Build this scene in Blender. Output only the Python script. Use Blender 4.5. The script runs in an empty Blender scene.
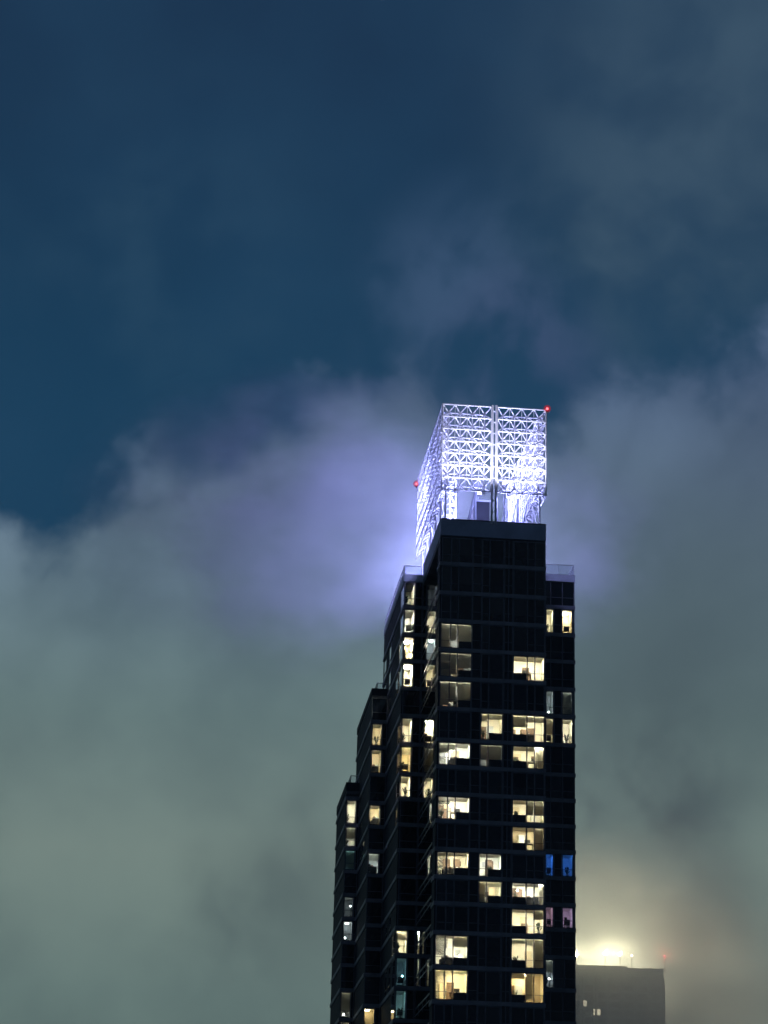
import bpy, math, random
from mathutils import Vector, Matrix
random.seed(11)
SC = bpy.context.scene
COL = SC.collection
GZ = 1.7                                   # eye height above the ground
PITCH, ROLL, YAW, X0, D0, FPX = 0.34196515, 0.02694552, 0.09102122, 6.1301, 230.0, 2278.0
CU, SU = math.cos(YAW), math.sin(YAW)

def W(u, v, z):                            # tower coordinates (along front, into depth, height over eye) to world
    return Vector((X0 + u*CU - v*SU, D0 + u*SU + v*CU, z + GZ))

# ------------------------------------------------------------------ materials
def new_mat(name):
    m = bpy.data.materials.new(name); m.use_nodes = True
    nt = m.node_tree; nt.nodes.clear()
    return m, nt, nt.nodes.new('ShaderNodeOutputMaterial')

def pbr(name, col, rough=0.6, metal=0.0, vary=0.25, scale=1.2, spec=0.5, bump=0.0):
    m, nt, out = new_mat(name)
    b = nt.nodes.new('ShaderNodeBsdfPrincipled')
    tc = nt.nodes.new('ShaderNodeTexCoord')
    n = nt.nodes.new('ShaderNodeTexNoise'); n.inputs['Scale'].default_value = scale; n.inputs['Detail'].default_value = 5
    nt.links.new(tc.outputs['Object'], n.inputs['Vector'])
    r = nt.nodes.new('ShaderNodeValToRGB')
    r.color_ramp.elements[0].position = 0.3; r.color_ramp.elements[1].position = 0.7
    r.color_ramp.elements[0].color = [c*(1-vary) for c in col] + [1]
    r.color_ramp.elements[1].color = [min(1, c*(1+vary)) for c in col] + [1]
    nt.links.new(n.outputs['Fac'], r.inputs['Fac']); nt.links.new(r.outputs['Color'], b.inputs['Base Color'])
    b.inputs['Roughness'].default_value = rough; b.inputs['Metallic'].default_value = metal
    b.inputs['Specular IOR Level'].default_value = spec
    if bump:
        bp = nt.nodes.new('ShaderNodeBump'); bp.inputs['Strength'].default_value = bump; bp.inputs['Distance'].default_value = 0.05
        nt.links.new(n.outputs['Fac'], bp.inputs['Height']); nt.links.new(bp.outputs['Normal'], b.inputs['Normal'])
    nt.links.new(b.outputs[0], out.inputs['Surface'])
    return m

def emit(name, col, s):
    m, nt, out = new_mat(name)
    e = nt.nodes.new('ShaderNodeEmission'); e.inputs['Color'].default_value = list(col)+[1]; e.inputs['Strength'].default_value = s
    nt.links.new(e.outputs[0], out.inputs['Surface'])
    return m

def thin_glass(name, tint=(0.92, 0.95, 0.93)):
    m, nt, out = new_mat(name)
    t = nt.nodes.new('ShaderNodeBsdfTransparent'); t.inputs['Color'].default_value = list(tint)+[1]
    g = nt.nodes.new('ShaderNodeBsdfGlossy'); g.inputs['Roughness'].default_value = 0.03
    f = nt.nodes.new('ShaderNodeFresnel'); f.inputs['IOR'].default_value = 1.5
    mx = nt.nodes.new('ShaderNodeMixShader')
    nt.links.new(f.outputs[0], mx.inputs[0]); nt.links.new(t.outputs[0], mx.inputs[1]); nt.links.new(g.outputs[0], mx.inputs[2])
    nt.links.new(mx.outputs[0], out.inputs['Surface'])
    return m

def blind_mat(name, col):
    m, nt, out = new_mat(name)
    d = nt.nodes.new('ShaderNodeBsdfDiffuse'); d.inputs['Color'].default_value = list(col)+[1]
    t = nt.nodes.new('ShaderNodeBsdfTranslucent'); t.inputs['Color'].default_value = list(col)+[1]
    tc = nt.nodes.new('ShaderNodeTexCoord'); w = nt.nodes.new('ShaderNodeTexWave')
    w.bands_direction = 'Z'; w.inputs['Scale'].default_value = 2.2; w.inputs['Distortion'].default_value = 0.4
    nt.links.new(tc.outputs['Object'], w.inputs['Vector'])
    mr = nt.nodes.new('ShaderNodeMapRange'); mr.inputs['To Min'].default_value = 0.5; mr.inputs['To Max'].default_value = 0.65
    nt.links.new(w.outputs['Fac'], mr.inputs['Value'])
    mx = nt.nodes.new('ShaderNodeMixShader'); nt.links.new(mr.outputs[0], mx.inputs[0])
    nt.links.new(d.outputs[0], mx.inputs[1]); nt.links.new(t.outputs[0], mx.inputs[2])
    nt.links.new(mx.outputs[0], out.inputs['Surface'])
    return m

M = dict(
    wall=pbr('dark_cladding', (0.034, 0.037, 0.044), 0.75, 0, 0.3, 0.5, 0.15),
    panel=pbr('parapet_panel', (0.44, 0.50, 0.62), 0.55, 0, 0.2, 0.5),
    band=pbr('slab_edge', (0.27, 0.275, 0.29), 0.6, 0, 0.3, 0.6),
    frame=pbr('window_frame', (0.16, 0.165, 0.18), 0.45, 0.3, 0.2, 2),
    glass=pbr('dark_glass', (0.003, 0.005, 0.009), 0.06, 0, 0.6, 0.35, 0.4),
    glass2=pbr('dark_glass_curtained', (0.011, 0.013, 0.018), 0.12, 0, 0.5, 0.5, 0.45, 0.02), glass3=pbr('dark_glass_wavy', (0.004, 0.006, 0.011), 0.03, 0, 0.5, 0.25, 0.6, 0.05),
    spandrel=pbr('spandrel_glass', (0.012, 0.014, 0.017), 0.2, 0, 0.4, 0.8),
    parapet=pbr('pale_parapet', (0.72, 0.74, 0.76), 0.6, 0, 0.15, 0.8),
    roof=pbr('roof_membrane', (0.22, 0.22, 0.23), 0.8, 0, 0.3, 0.7),
    steel=pbr('white_steel', (0.8, 0.8, 0.82), 0.45, 0.0, 0.06, 1.5),
    greysteel=pbr('grey_steel', (0.38, 0.40, 0.46), 0.45, 0.2, 0.15, 1.5),
    rail=pbr('rail_metal', (0.6, 0.6, 0.62), 0.4, 0.3, 0.1, 2),
    plant=pbr('plant_leaves', (0.03, 0.05, 0.025), 0.6, 0, 0.4, 4),
    dark=pbr('dark_upholstery', (0.03, 0.028, 0.027), 0.8, 0, 0.4, 4),
    wood=pbr('brown_wood', (0.13, 0.075, 0.04), 0.6, 0, 0.4, 3),
    cream=pbr('cream_plaster', (0.78, 0.72, 0.58), 0.9, 0, 0.06, 0.8),
    white=pbr('white_plaster', (0.8, 0.79, 0.72), 0.9, 0, 0.05, 0.8),
    tan=pbr('tan_plaster', (0.66, 0.55, 0.37), 0.9, 0, 0.08, 0.8),
    grey=pbr('grey_plaster', (0.5, 0.52, 0.54), 0.9, 0, 0.08, 0.8),
    pane=thin_glass('window_pane'), railglass=thin_glass('rail_glass', (0.75, 0.78, 0.82)),
    blind=blind_mat('roller_blind', (0.62, 0.6, 0.52)), curtain=blind_mat('curtain_cloth', (0.75, 0.7, 0.6)),
    housing=pbr('lamp_housing', (0.1, 0.1, 0.11), 0.5, 0.4, 0.2, 3),
    asphalt=pbr('asphalt', (0.05, 0.05, 0.052), 0.85, 0, 0.3, 0.15, 0.3),
    concrete=pbr('far_concrete', (0.15, 0.18, 0.18), 0.8, 0, 0.2, 0.05),
    red=emit('red_lamp', (1.0, 0.10, 0.12), 9.0),
    flood=emit('flood_lens', (0.5, 0.48, 1.0), 12.0),
    warmflood=emit('warm_lamp', (1.0, 0.9, 0.62), 75.0),
)
LAMP = {}
LCOL = dict(warm=(1, .91, .70), neutral=(1, .96, .85), cool=(.85, .95, 1), blue=(.04, .20, 1.0), purple=(.75, .5, 1), teal=(.35, .75, .9), amber=(1, .82, .50))
def lamp_mat(c, s):
    k = (c, s)
    if k not in LAMP: LAMP[k] = emit('ceiling_lamp_%s_%d' % (c, len(LAMP)), LCOL[c], s)
    return LAMP[k]

# red halo round the bulb: glow painted as see-through emission fading at the rim
def red_halo():
    m, nt, out = new_mat('red_halo')
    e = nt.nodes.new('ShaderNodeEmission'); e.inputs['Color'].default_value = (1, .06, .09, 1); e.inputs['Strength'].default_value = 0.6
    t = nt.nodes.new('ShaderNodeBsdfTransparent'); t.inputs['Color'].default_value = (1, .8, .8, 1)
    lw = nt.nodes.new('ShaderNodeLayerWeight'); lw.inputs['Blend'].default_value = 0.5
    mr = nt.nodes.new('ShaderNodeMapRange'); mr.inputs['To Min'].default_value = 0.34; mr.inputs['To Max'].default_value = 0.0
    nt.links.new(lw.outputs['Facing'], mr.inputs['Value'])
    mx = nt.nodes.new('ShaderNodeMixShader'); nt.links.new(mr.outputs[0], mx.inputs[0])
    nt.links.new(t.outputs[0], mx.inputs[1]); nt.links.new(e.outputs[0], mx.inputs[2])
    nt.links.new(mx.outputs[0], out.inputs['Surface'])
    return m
M['redhalo'] = red_halo()

# ------------------------------------------------------------------ mesh builder
class MB:
    def __init__(s): s.v = []; s.f = []; s.m = []; s.mats = []
    def mi(s, mat):
        if mat not in s.mats: s.mats.append(mat)
        return s.mats.index(mat)
    def hexa(s, p, mat, skip=()):           # p: 8 corners, bottom ring then top ring
        b = len(s.v); s.v += [tuple(q) for q in p]; k = s.mi(mat)
        for i, f in enumerate(((0,3,2,1),(4,5,6,7),(0,1,5,4),(1,2,6,5),(2,3,7,6),(3,0,4,7))):
            if i in skip: continue
            s.f.append(tuple(b+j for j in f)); s.m.append(k)
    def box(s, a, b, mat, skip=()):
        x0, y0, z0 = [min(a[i], b[i]) for i in range(3)]; x1, y1, z1 = [max(a[i], b[i]) for i in range(3)]
        s.hexa([(x0,y0,z0),(x1,y0,z0),(x1,y1,z0),(x0,y1,z0),(x0,y0,z1),(x1,y0,z1),(x1,y1,z1),(x0,y1,z1)], mat, skip)
    def quad(s, p, mat):
        b = len(s.v); s.v += [tuple(q) for q in p]; s.f.append(tuple(range(b, b+len(p)))); s.m.append(s.mi(mat))
    def tube(s, a, b, r, mat, n=5, caps=True, r2=None):
        a = Vector(a); b = Vector(b); d = b-a
        if d.length < 1e-6: return
        d.normalize(); h = Vector((0,0,1)) if abs(d.z) < 0.9 else Vector((1,0,0))
        e1 = d.cross(h).normalized(); e2 = d.cross(e1); k = s.mi(mat); o = len(s.v); r2 = r if r2 is None else r2
        for P, rr in ((a, r), (b, r2)):
            for i in range(n):
                t = 2*math.pi*(i+.5)/n; s.v.append(tuple(P + e1*math.cos(t)*rr + e2*math.sin(t)*rr))
        for i in range(n):
            j = (i+1) % n; s.f.append((o+i, o+n+i, o+n+j, o+j)); s.m.append(k)
        if caps:
            s.f.append(tuple(o+i for i in range(n))); s.m.append(k)
            s.f.append(tuple(o+n+i for i in reversed(range(n)))); s.m.append(k)
    def ball(s, c, r, mat, seg=10, rings=6, sc=(1,1,1), z0=-1.0):
        o = len(s.v); k = s.mi(mat); c = Vector(c)
        lo = math.asin(z0)
        for i in range(rings+1):
            a = lo + (math.pi/2-lo)*i/rings
            for j in range(seg):
                t = 2*math.pi*j/seg
                s.v.append((c.x+r*sc[0]*math.cos(a)*math.cos(t), c.y+r*sc[1]*math.cos(a)*math.sin(t), c.z+r*sc[2]*math.sin(a)))
        for i in range(rings):
            for j in range(seg):
                q = (j+1) % seg
                s.f.append((o+i*seg+j, o+i*seg+q, o+(i+1)*seg+q, o+(i+1)*seg+j)); s.m.append(k)
    def build(s, name, parent=None, smooth=False):
        me = bpy.data.meshes.new(name); me.from_pydata(s.v, [], s.f)
        for m in s.mats: me.materials.append(m)
        me.polygons.foreach_set('material_index', s.m)
        if smooth: me.polygons.foreach_set('use_smooth', [True]*len(s.f))
        me.update()
        o = bpy.data.objects.new(name, me); COL.objects.link(o)
        if parent: o.parent = parent
        return o

def tag(o, label=None, cat=None, group=None, kind=None):
    if label: o['label'] = label
    if cat: o['category'] = cat
    if group: o['group'] = group
    if kind: o['kind'] = kind
    return o

def empty(name, loc, rz=0.0):
    o = bpy.data.objects.new(name, None); o.location = loc; o.rotation_euler = (0, 0, rz); COL.objects.link(o)
    return o

# ------------------------------------------------------------------ the tower
tower = tag(empty('apartment_tower', W(0, 0, -GZ), YAW),
            'tall dark stepped apartment tower with lit windows, filling the lower centre', 'tower')
# local z of the tower root = height above ground; work with eye-relative heights and add GZ
zb = [76.26, 73.03, 69.93, 66.76, 63.64, 60.38, 57.05, 54.21, 51.37, 48.55, 45.65, 42.81, 40.12, 37.19, 33.74, 30.3]
z = zb[-1]
while z > 8.0:
    z -= 2.95; zb.append(z)
ZT, ZR = 79.45, 81.27                       # top of the uppermost glass, top of the parapet
Lz = lambda a: a + GZ
FL = [ZT] + zb                              # FL[i], FL[i+1] are the ceiling and floor bands of storey i-1
def storey(i): return (zb[i] if i >= 0 else zb[0], ) if False else ((ZT if i < 0 else zb[i]), (zb[0] if i < 0 else zb[i+1]))

wall = MB(); band = MB(); dglass = MB(); mull = MB()
BH = 0.21                                   # half height of a slab edge band
def slabs(u0, u1, v0, v1, ztop, eps):
    for k, zz in enumerate(zb):
        if zz < ztop - 1.0:
            h = BH + eps
            band.box((u0-.07-eps, v0-.07-eps, Lz(zz)-h), (u1+.07+eps, v1+.07+eps, Lz(zz)+h), M['band'])

# a facade: origin o, direction a (unit, 2D), inward n (unit, 2D)
class Face:
    def __init__(s, o, a, n): s.o = o; s.a = a; s.n = n
    def P(s, t, d, zz): return (s.o[0]+s.a[0]*t+s.n[0]*d, s.o[1]+s.a[1]*t+s.n[1]*d, Lz(zz))
    def box(s, mb, t0, t1, d0, d1, z0, z1, mat, skip=()):
        p = [s.P(t0,d0,z0), s.P(t1,d0,z0), s.P(t1,d1,z0), s.P(t0,d1,z0), s.P(t0,d0,z1), s.P(t1,d0,z1), s.P(t1,d1,z1), s.P(t0,d1,z1)]
        mb.hexa(p, mat, skip)

rnd = random.Random(5)
def dark_panel(fc, t0, t1, z0, z1, lines):
    """fixed dark glazing with its mullions, one storey high"""
    ts = sorted(set([t0] + [t for t in lines if t0 < t < t1] + [t1]))
    for a, b in zip(ts[:-1], ts[1:]):
        fc.box(dglass, a+.002, b-.002, 0.06+rnd.random()*.01, 0.12, z0+BH, z1-BH, M[rnd.choice(['glass', 'glass', 'glass2', 'glass3'])])
    for t in lines:
        fc.box(mull, t-.045, t+.045, 0.0, 0.13, z0+BH, z1-BH, M['frame'])
    zz = z0 + BH + 0.34*(z1-z0-2*BH)
    fc.box(mull, t0, t1, 0.035, 0.058, zz-.03, zz+.03, M['frame'])

win_count = [0]
def window(fc, panes, z0, z1, light=None, depth=2.3, left_open=False, furn=True, lab=None, seed=None, ff=0.0):
    """one window of several panes (t0, t1, short) between slab z0 and slab z1; light: dict or None"""
    R = random.Random(seed if seed is not None else win_count[0]*7+3)
    win_count[0] += 1
    t0 = panes[0][0]; t1 = panes[-1][1]
    zl, zh = z0 + BH, z1 - BH - 0.12
    g = MB(); fr = MB()
    sill = 0.80
    for (a, b, short) in panes:
        lo = zl + (sill if short else 0.10)
        if light:
            fc.box(g, a, b, 0.075, 0.085, lo, zh, M['pane'])
        else:
            fc.box(g, a, b, 0.06+R.random()*.012, 0.12, lo, zh, M[R.choice(['glass', 'glass2', 'glass3'])])
        fc.box(g, a, b, 0.04, 0.14, zl, lo-.02, M['spandrel'])
    edges = [panes[0][0]-.04] + [(panes[i][1]+panes[i+1][0])/2 for i in range(len(panes)-1)] + [panes[-1][1]+.04]
    for e in edges:
        hw = .05 if e not in edges[1:-1] else max(.045, .06)
        fc.box(fr, e-hw, e+hw, ff, 0.15, zl, zh, M['frame'])
    fc.box(fr, t0-.09, t1+.09, ff+.005, 0.16, zh, zh+.12, M['frame'])
    for (a, b, short) in panes:
        if not short:                       # a low transom across full height panes
            fc.box(fr, a+.012, b-.012, 0.02, 0.07, zl+sill-.03, zl+sill+.03, M['frame'])
    o = g.build('window', tower)
    if lab: o['label'] = lab
    fr.build('frame', o)
    if not light: return o
    lt = dict(c='warm', s=20.0, wall='cream', blind=(), curt=(), furn=furn, spot=None); lt.update(light)
    if lt['c'] in ('blue', 'purple', 'teal'): o['label'] = {'blue': 'window lit deep blue', 'purple': 'window lit pink and violet', 'teal': 'window with cold dim light'}[lt['c']]
    # room shell: back, sides, ceiling, floor
    rm = MB(); wm = M[lt['wall']]
    r0, r1 = t0-.05, t1+.05
    if r1-r0 < 1.0 and not left_open: r0 -= .0
    zc, zf = z1-BH-.02, z0+BH+.02
    d0, d1 = 0.17, depth
    q = fc.P
    rm.quad([q(r0,d1,zf), q(r1,d1,zf), q(r1,d1,zc), q(r0,d1,zc)], wm)
    rm.quad([q(r0,d0,zc), q(r0,d1,zc), q(r1,d1,zc), q(r1,d0,zc)], M['white'])
    rm.quad([q(r0,d0,zf), q(r1,d0,zf), q(r1,d1,zf), q(r0,d1,zf)], M['wood'])
    if not left_open: rm.quad([q(r0,d0,zf), q(r0,d1,zf), q(r0,d1,zc), q(r0,d0,zc)], wm)
    rm.quad([q(r1,d0,zf), q(r1,d0,zc), q(r1,d1,zc), q(r1,d1,zf)], wm)
    # things on the back wall: door, cupboard, picture
    w = r1-r0
    if w > 1.5:
        a = r0 + w*R.uniform(.1, .6); fc.box(rm, a, a+.75, d1-.06, d1-.01, zf, zf+2.02, M[R.choice(['wood', 'tan', 'grey'])])
        a = r0 + w*R.uniform(.05, .7); fc.box(rm, a, a+R.uniform(.4, .8), d1-.05, d1-.012, zf+1.35, zf+1.35+R.uniform(.4, .6), M[R.choice(['grey', 'wood', 'tan'])])
        a = r0 + w*R.uniform(.0, .7); fc.box(rm, a, a+.6, d1-.45, d1-.02, zf, zf+R.uniform(1.2, 2.2), M[R.choice(['wood', 'white', 'tan'])])
    rm.build('room', o)
    # ceiling lamp
    n = 1
    pendant = R.random() < .16
    if not pendant:                         # a strip light in the curtain box above the glass
        lm = MB()
        fc.box(lm, r0+.06, r1-.06, .165, .245, zc-.02, zc-.004, lamp_mat(lt['c'], round(lt['s']*(112 if w > 2 else 140)*(3.0 if left_open else 1)*.28/max(.5, min(w, 1.5))*R.uniform(.85, 1.15), 1)))
        lm.build('ceiling_lamp', o); n = 0
    lm = MB()
    for k in range(n):
        c = r0 + w*((k+.5)/n + R.uniform(-.12, .12)); dd = d0 + (d1-d0)*R.uniform(.4, .65)
        hw = min(.22, w*.2)
        fc.box(lm, c-hw, c+hw, dd-.2, dd+.2, zc-.16, zc-.09, lamp_mat(lt['c'], round(lt['s']*(25.0 if w > 2 else 14)*(2.0 if left_open else 1)/n*R.uniform(.85, 1.15), 1)))
        fc.box(lm, c-.03, c+.03, dd-.03, dd+.03, zc-.088, zc, M['white'])
    if n: lm.build('ceiling_lamp', o)
    if lt['spot'] is not None:              # a bare bright table lamp close to the glass
        sp = MB(); c, hh, ss = lt['spot']; P = q(r0+w*c, .55, zf+hh)
        sp.ball(P, .10, lamp_mat(lt['c'], ss), 8, 6)
        sp.tube((P[0], P[1], Lz(zf)), (P[0], P[1], P[2]-.095), .03, M['dark'], 6)
        sp.build('table_lamp', o)
    for (i, frac) in lt['blind']:           # roller blinds: pane index, drawn fraction
        a, b, short = panes[i]; bl = MB(); lo = zl + (sill if short else .1)
        fc.box(bl, a+.01, b-.01, .19, .2, zh-(zh-lo)*frac, zh, M['blind'])
        bl.build('roller_blind', o)
    for (a, b) in lt['curt']:
        cu = MB(); nn = 8; A = r0+w*a; B = r0+w*b
        for k in range(nn):
            ta, tb = A+(B-A)*k/nn, A+(B-A)*(k+1)/nn; da, db = (.26, .31)[k % 2], (.26, .31)[(k+1) % 2]
            cu.quad([q(ta,da,zf+.05), q(tb,db,zf+.05), q(tb,db,zc-.05), q(ta,da,zc-.05)], M['curtain'])
        cu.build('curtain', o)
    if lt['furn']:
        fu = MB(); k = R.choice(['sofa', 'desk', 'plant', 'sofa', 'plant']) if w > 1.2 else R.choice(['plant', 'chair'])
        if k == 'sofa':
            L = min(w*.62, 1.9); a = r0 + R.uniform(.05, .95)*(w-L); hh = R.uniform(.72, .9)
            fc.box(fu, a, a+L, .35, .55, zf, zf+hh, M['dark']); fc.box(fu, a, a+L, .55, 1.1, zf, zf+.42, M['dark'])
            fc.box(fu, a-.16, a-.003, .35, 1.1, zf, zf+.6, M['dark'])
            fu.ball(q(a+L*.3, .5, zf+hh+.05), .2, M['wood'], 8, 5); fu.ball(q(a+L*.7, .5, zf+hh+.02), .17, M['grey'], 8, 5)
        elif k == 'desk':
            L = min(w*.5, 1.3); a = r0 + R.uniform(.05, .95)*(w-L)
            fc.box(fu, a, a+L, .3, .85, zf+.72, zf+.76, M['wood'])
            for tt in (a+.03, a+L-.07): fc.box(fu, tt, tt+.04, .33, .8, zf, zf+.72, M['wood'])
            fc.box(fu, a+L*.3, a+L*.75, .5, .54, zf+.85, zf+1.2, M['dark']); fc.box(fu, a+L*.48, a+L*.55, .48, .54, zf+.76, zf+.85, M['dark'])
        elif k == 'chair':
            a = r0 + w*.2; fc.box(fu, a, a+w*.55, .3, .36, zf+.45, zf+.95, M['dark']); fc.box(fu, a, a+w*.55, .36, .8, zf+.4, zf+.46, M['dark'])
            for tt in (a+.02, a+w*.55-.06): fc.box(fu, tt, tt+.04, .32, .36, zf, zf+.45, M['dark'])
        if k == 'plant' or R.random() < .35:
            c = r0 + w*R.choice([.14, .86, .5]); P = q(c, .45, zf)
            fu.tube(P, (P[0], P[1], P[2]+.32), .13, M['grey'], 8, True, .17)
            for j in range(16):
                t = R.uniform(0, 6.28); h = R.uniform(.3, .95); rr = R.uniform(.1, .32)
                fu.tube((P[0], P[1], P[2]+.3), (P[0]+rr*math.cos(t), P[1]+rr*math.sin(t)*.6, P[2]+.3+h), .012, M['plant'], 4, True, .06)
        fu.build('furniture', o)
    return o

# ---- front of the main block
W_ = 11.34
F = Face((0, 0), (1, 0), (0, 1))
fr = lambda x: x*W_
PL = [(fr(.022), fr(.100), False), (fr(.110), fr(.168), False), (fr(.184), fr(.302), True)]
PM = [(fr(.405), fr(.462), False), (fr(.478), fr(.598), True)]
PR = [(fr(.702), fr(.822), True), (fr(.836), fr(.893), False), (fr(.908), fr(.985), False)]
lit = {
 (2,'L'): dict(s=7, blind=((0,1),(1,.68),(2,1)), wall='grey', furn=False, c='neutral'),
 (3,'L'): dict(s=3, blind=((0,1),(1,.9),(2,.86)), wall='grey', furn=False, c='neutral'),
 (3,'R'): dict(s=26, wall='cream', c='warm'),
 (4,'L'): dict(s=9, blind=((0,.95),(1,.78),(2,1)), wall='white', c='neutral'),
 (5,'M'): dict(s=17, blind=((0,.3),(1,.28)), c='warm'),
 (5,'R'): dict(s=17, blind=((0,.62),(1,.25),(2,.25)), c='warm'),
 (6,'L'): dict(s=19, blind=((0,.45),(1,.3)), spot=(.42,1.55,60), wall='white', c='neutral'),
 (6,'M'): dict(s=4, blind=((0,.72),(1,1)), furn=False, c='neutral', wall='grey'),
 (6,'R'): dict(s=17, c='warm', curt=((.72,1),)),
 (8,'L'): dict(s=23, c='neutral', spot=(.42,1.5,60), wall='cream'),
 (8,'R'): dict(s=13, blind=((1,.68),(2,.68)), c='warm'),
 (9,'R'): dict(s=13, c='warm', blind=((2,1),), wall='tan'),
 (10,'L'): dict(s=21, c='warm'),
 (10,'M'): dict(s=17, c='neutral', wall='white'),
 (11,'M'): dict(s=14, blind=((0,1),(1,.35)), c='warm'),
 (11,'R'): dict(s=26, c='neutral', spot=(.2,1.5,30), curt=((.85,1),)),
 (12,'R'): dict(s=17, c='warm', blind=((2,.4),)),
 (13,'L'): dict(s=16, blind=((2,.5),), c='warm', spot=(.78,1.0,40), wall='white'),
 (13,'R'): dict(s=13, blind=((2,1),(0,.22),(1,.22)), c='warm', wall='cream'),
 (14,'L'): dict(s=21, c='amber', wall='cream', blind=((0,.14),(1,.14),(2,.14))),
 (14,'R'): dict(s=8, c='amber', blind=((0,.25),(1,.9)), wall='tan'),
}
for i in range(-1, len(zb)-1):
    z1, z0 = storey(i)
    if i <= 15:
        for key, P in (('L', PL), ('M', PM), ('R', PR)):
            window(F, P, z0, z1, lit.get((i, key)))
        dark_panel(F, fr(.312), fr(.395), z0, z1, [fr(.312), fr(.395)])
        dark_panel(F, fr(.608), fr(.692), z0, z1, [fr(.612), fr(.65), fr(.688)])
        F.box(wall, 0.0, fr(.014), 0.03, .3, z0+BH, z1-BH, M['wall']); F.box(wall, fr(.993), W_, .03, .3, z0+BH, z1-BH, M['wall'])
    else:
        dark_panel(F, 0, W_, z0, z1, [fr(k/10) for k in range(11)])

# ---- generic faces
def plain_face(fc, L, ztop, pitch=1.6, skip=lambda i: False, t_from=0.0):
    n = max(1, round((L-t_from)/pitch))
    for i in range(-1, len(zb)-1):
        z1, z0 = storey(i)
        if z1 > ztop + .1 or skip(i): continue
        dark_panel(fc, t_from, L, z0, z1, [t_from+(L-t_from)*k/n for k in range(n+1)])

def face_with(fc, L, ztop, wins, depth=2.3, t_from=0.0, pitch=1.6, left_open=False, solid=False, keep_solid=()):
    """wins: storey -> list of (panes, light)"""
    for i in range(-1, len(zb)-1):
        z1, z0 = storey(i)
        if z1 > ztop + .1: continue
        cuts = []
        for (panes, light) in wins.get(i, []):
            lt = dict(light) if light else None
            window(fc, panes, z0, z1, lt, lt.pop('depth', depth) if lt else depth, left_open, ff=.06 if solid else 0.0)
            cuts.append((panes[0][0]-.09, panes[-1][1]+.09))
        cuts.sort(); a = t_from
        for (c0, c1) in cuts + [(L, L)]:
            if c0 - a > .05:
                if solid: fc.box(wall, a, c0, .03, .2, z0+BH, z1-BH, M['wall'])
                else:
                    n = max(1, round((c0-a)/pitch)); dark_panel(fc, a, c0, z0, z1, [a+.05+(c0-a-.1)*k/n for k in range(n+1)])
            a = max(a, c1)

V1, V2, V3, VR = 16.25, 31.75, 45.0, 13.25
U1, U2, U3, UR = -2.2, -4.1, -5.75, 16.85
NI = 1.72                                   # depth of the notch behind the front corner

# right wing
FR = Face((W_, VR), (1, 0), (0, 1))
pl, pm, pr = (2.32, 3.06, False), (3.2, 4.05, False), (4.15, 5.2, False)
pl = (2.32, 3.06, False)
RW = {
 0: [([pl], dict(s=14, c='warm')), ([pr], dict(s=12, c='warm', wall='tan'))],
 3: [([pl], dict(s=3, c='cool', wall='grey', furn=False, spot=(.5,.35,14))), ([pr], dict(s=2, c='cool', wall='grey', blind=((0,1),), furn=False))],
 4: [([pl], dict(s=11, c='warm', blind=((0,.66),))), ([pr], dict(s=20, c='neutral'))],
 9: [([pl], dict(s=5, c='blue', wall='white', spot=(.5,.7,6))), ([pr], dict(s=3.4, c='blue', wall='white'))],
 11: [([pl], dict(s=2, c='purple', spot=(.5,.9,7))), ([pr], dict(s=2.4, c='purple', spot=(.6,.9,14), wall='white'))],
 13: [([pl], dict(s=2.0, c='cool', wall='grey', blind=((0,.45),), spot=(.6,1.0,24)))],
}
face_with(FR, UR-W_, 79.5, RW, pitch=1.25, t_from=.1)
# left wing, front with corner windows glazed on two sides
F1 = Face((U1, V1), (1, 0), (0, 1))
c1 = (.22, 1.22, False)
L1w = {
 -1: [([c1], dict(s=62, c='warm', wall='white'))],
 0: [([c1], dict(s=26, c='neutral', wall='white'))],
 1: [([c1], dict(s=20, c='warm', wall='tan'))],
 2: [([c1], dict(s=19, c='warm'))],
 4: [([c1], dict(s=22, c='warm'))],
 5: [([c1], dict(s=18, c='amber', wall='tan', blind=((0,.3),)))],
 6: [([c1], dict(s=22, c='warm'))],
 12: [([c1], dict(s=15, c='warm', blind=((0,.42),)))],
 13: [([c1], dict(s=.6, c='teal', wall='grey', spot=(.65,1.1,20)))],
 14: [([c1], dict(s=1.3, c='teal', wall='white'))],
}
face_with(F1, -U1-.02, 79.5, L1w, depth=3.6, t_from=.16, left_open=True)
# windows at the back of the notch (same plane, right of the corner u = 0)
FN = Face((0, V1+.004), (1, 0), (0, 1))
cn = (.55, 1.5, False)
NW = {0: [([cn], dict(s=10, c='neutral'))], 2: [([cn], dict(s=14, c='neutral', wall='tan'))], 4: [([cn], dict(s=17, c='warm'))],
      1: [([cn], dict(s=1.6, c='cool', wall='grey', furn=False))], 5: [([cn], dict(s=2.2, c='neutral', blind=((0,1),), furn=False))], 6: [([cn], dict(s=19, c='warm'))],
      -1: [([cn], dict(s=2.0, c='cool', wall='grey', furn=False))],
      7: [([(1.2, 1.48, False)], dict(s=14, c='cool', furn=False))], 9: [([(1.14, 1.42, False)], dict(s=16, c='cool', furn=False))],
      12: [([(.2, .42, False)], dict(s=14, c='cool', furn=False)), ([(.72, .92, False)], dict(s=12, c='cool', furn=False))],
      13: [([(.2, .42, False)], dict(s=12, c='cool', furn=False)), ([(1.3, 1.5, False)], dict(s=14, c='cool', furn=False))]}
face_with(FN, NI, 79.5, NW, t_from=.02)
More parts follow.
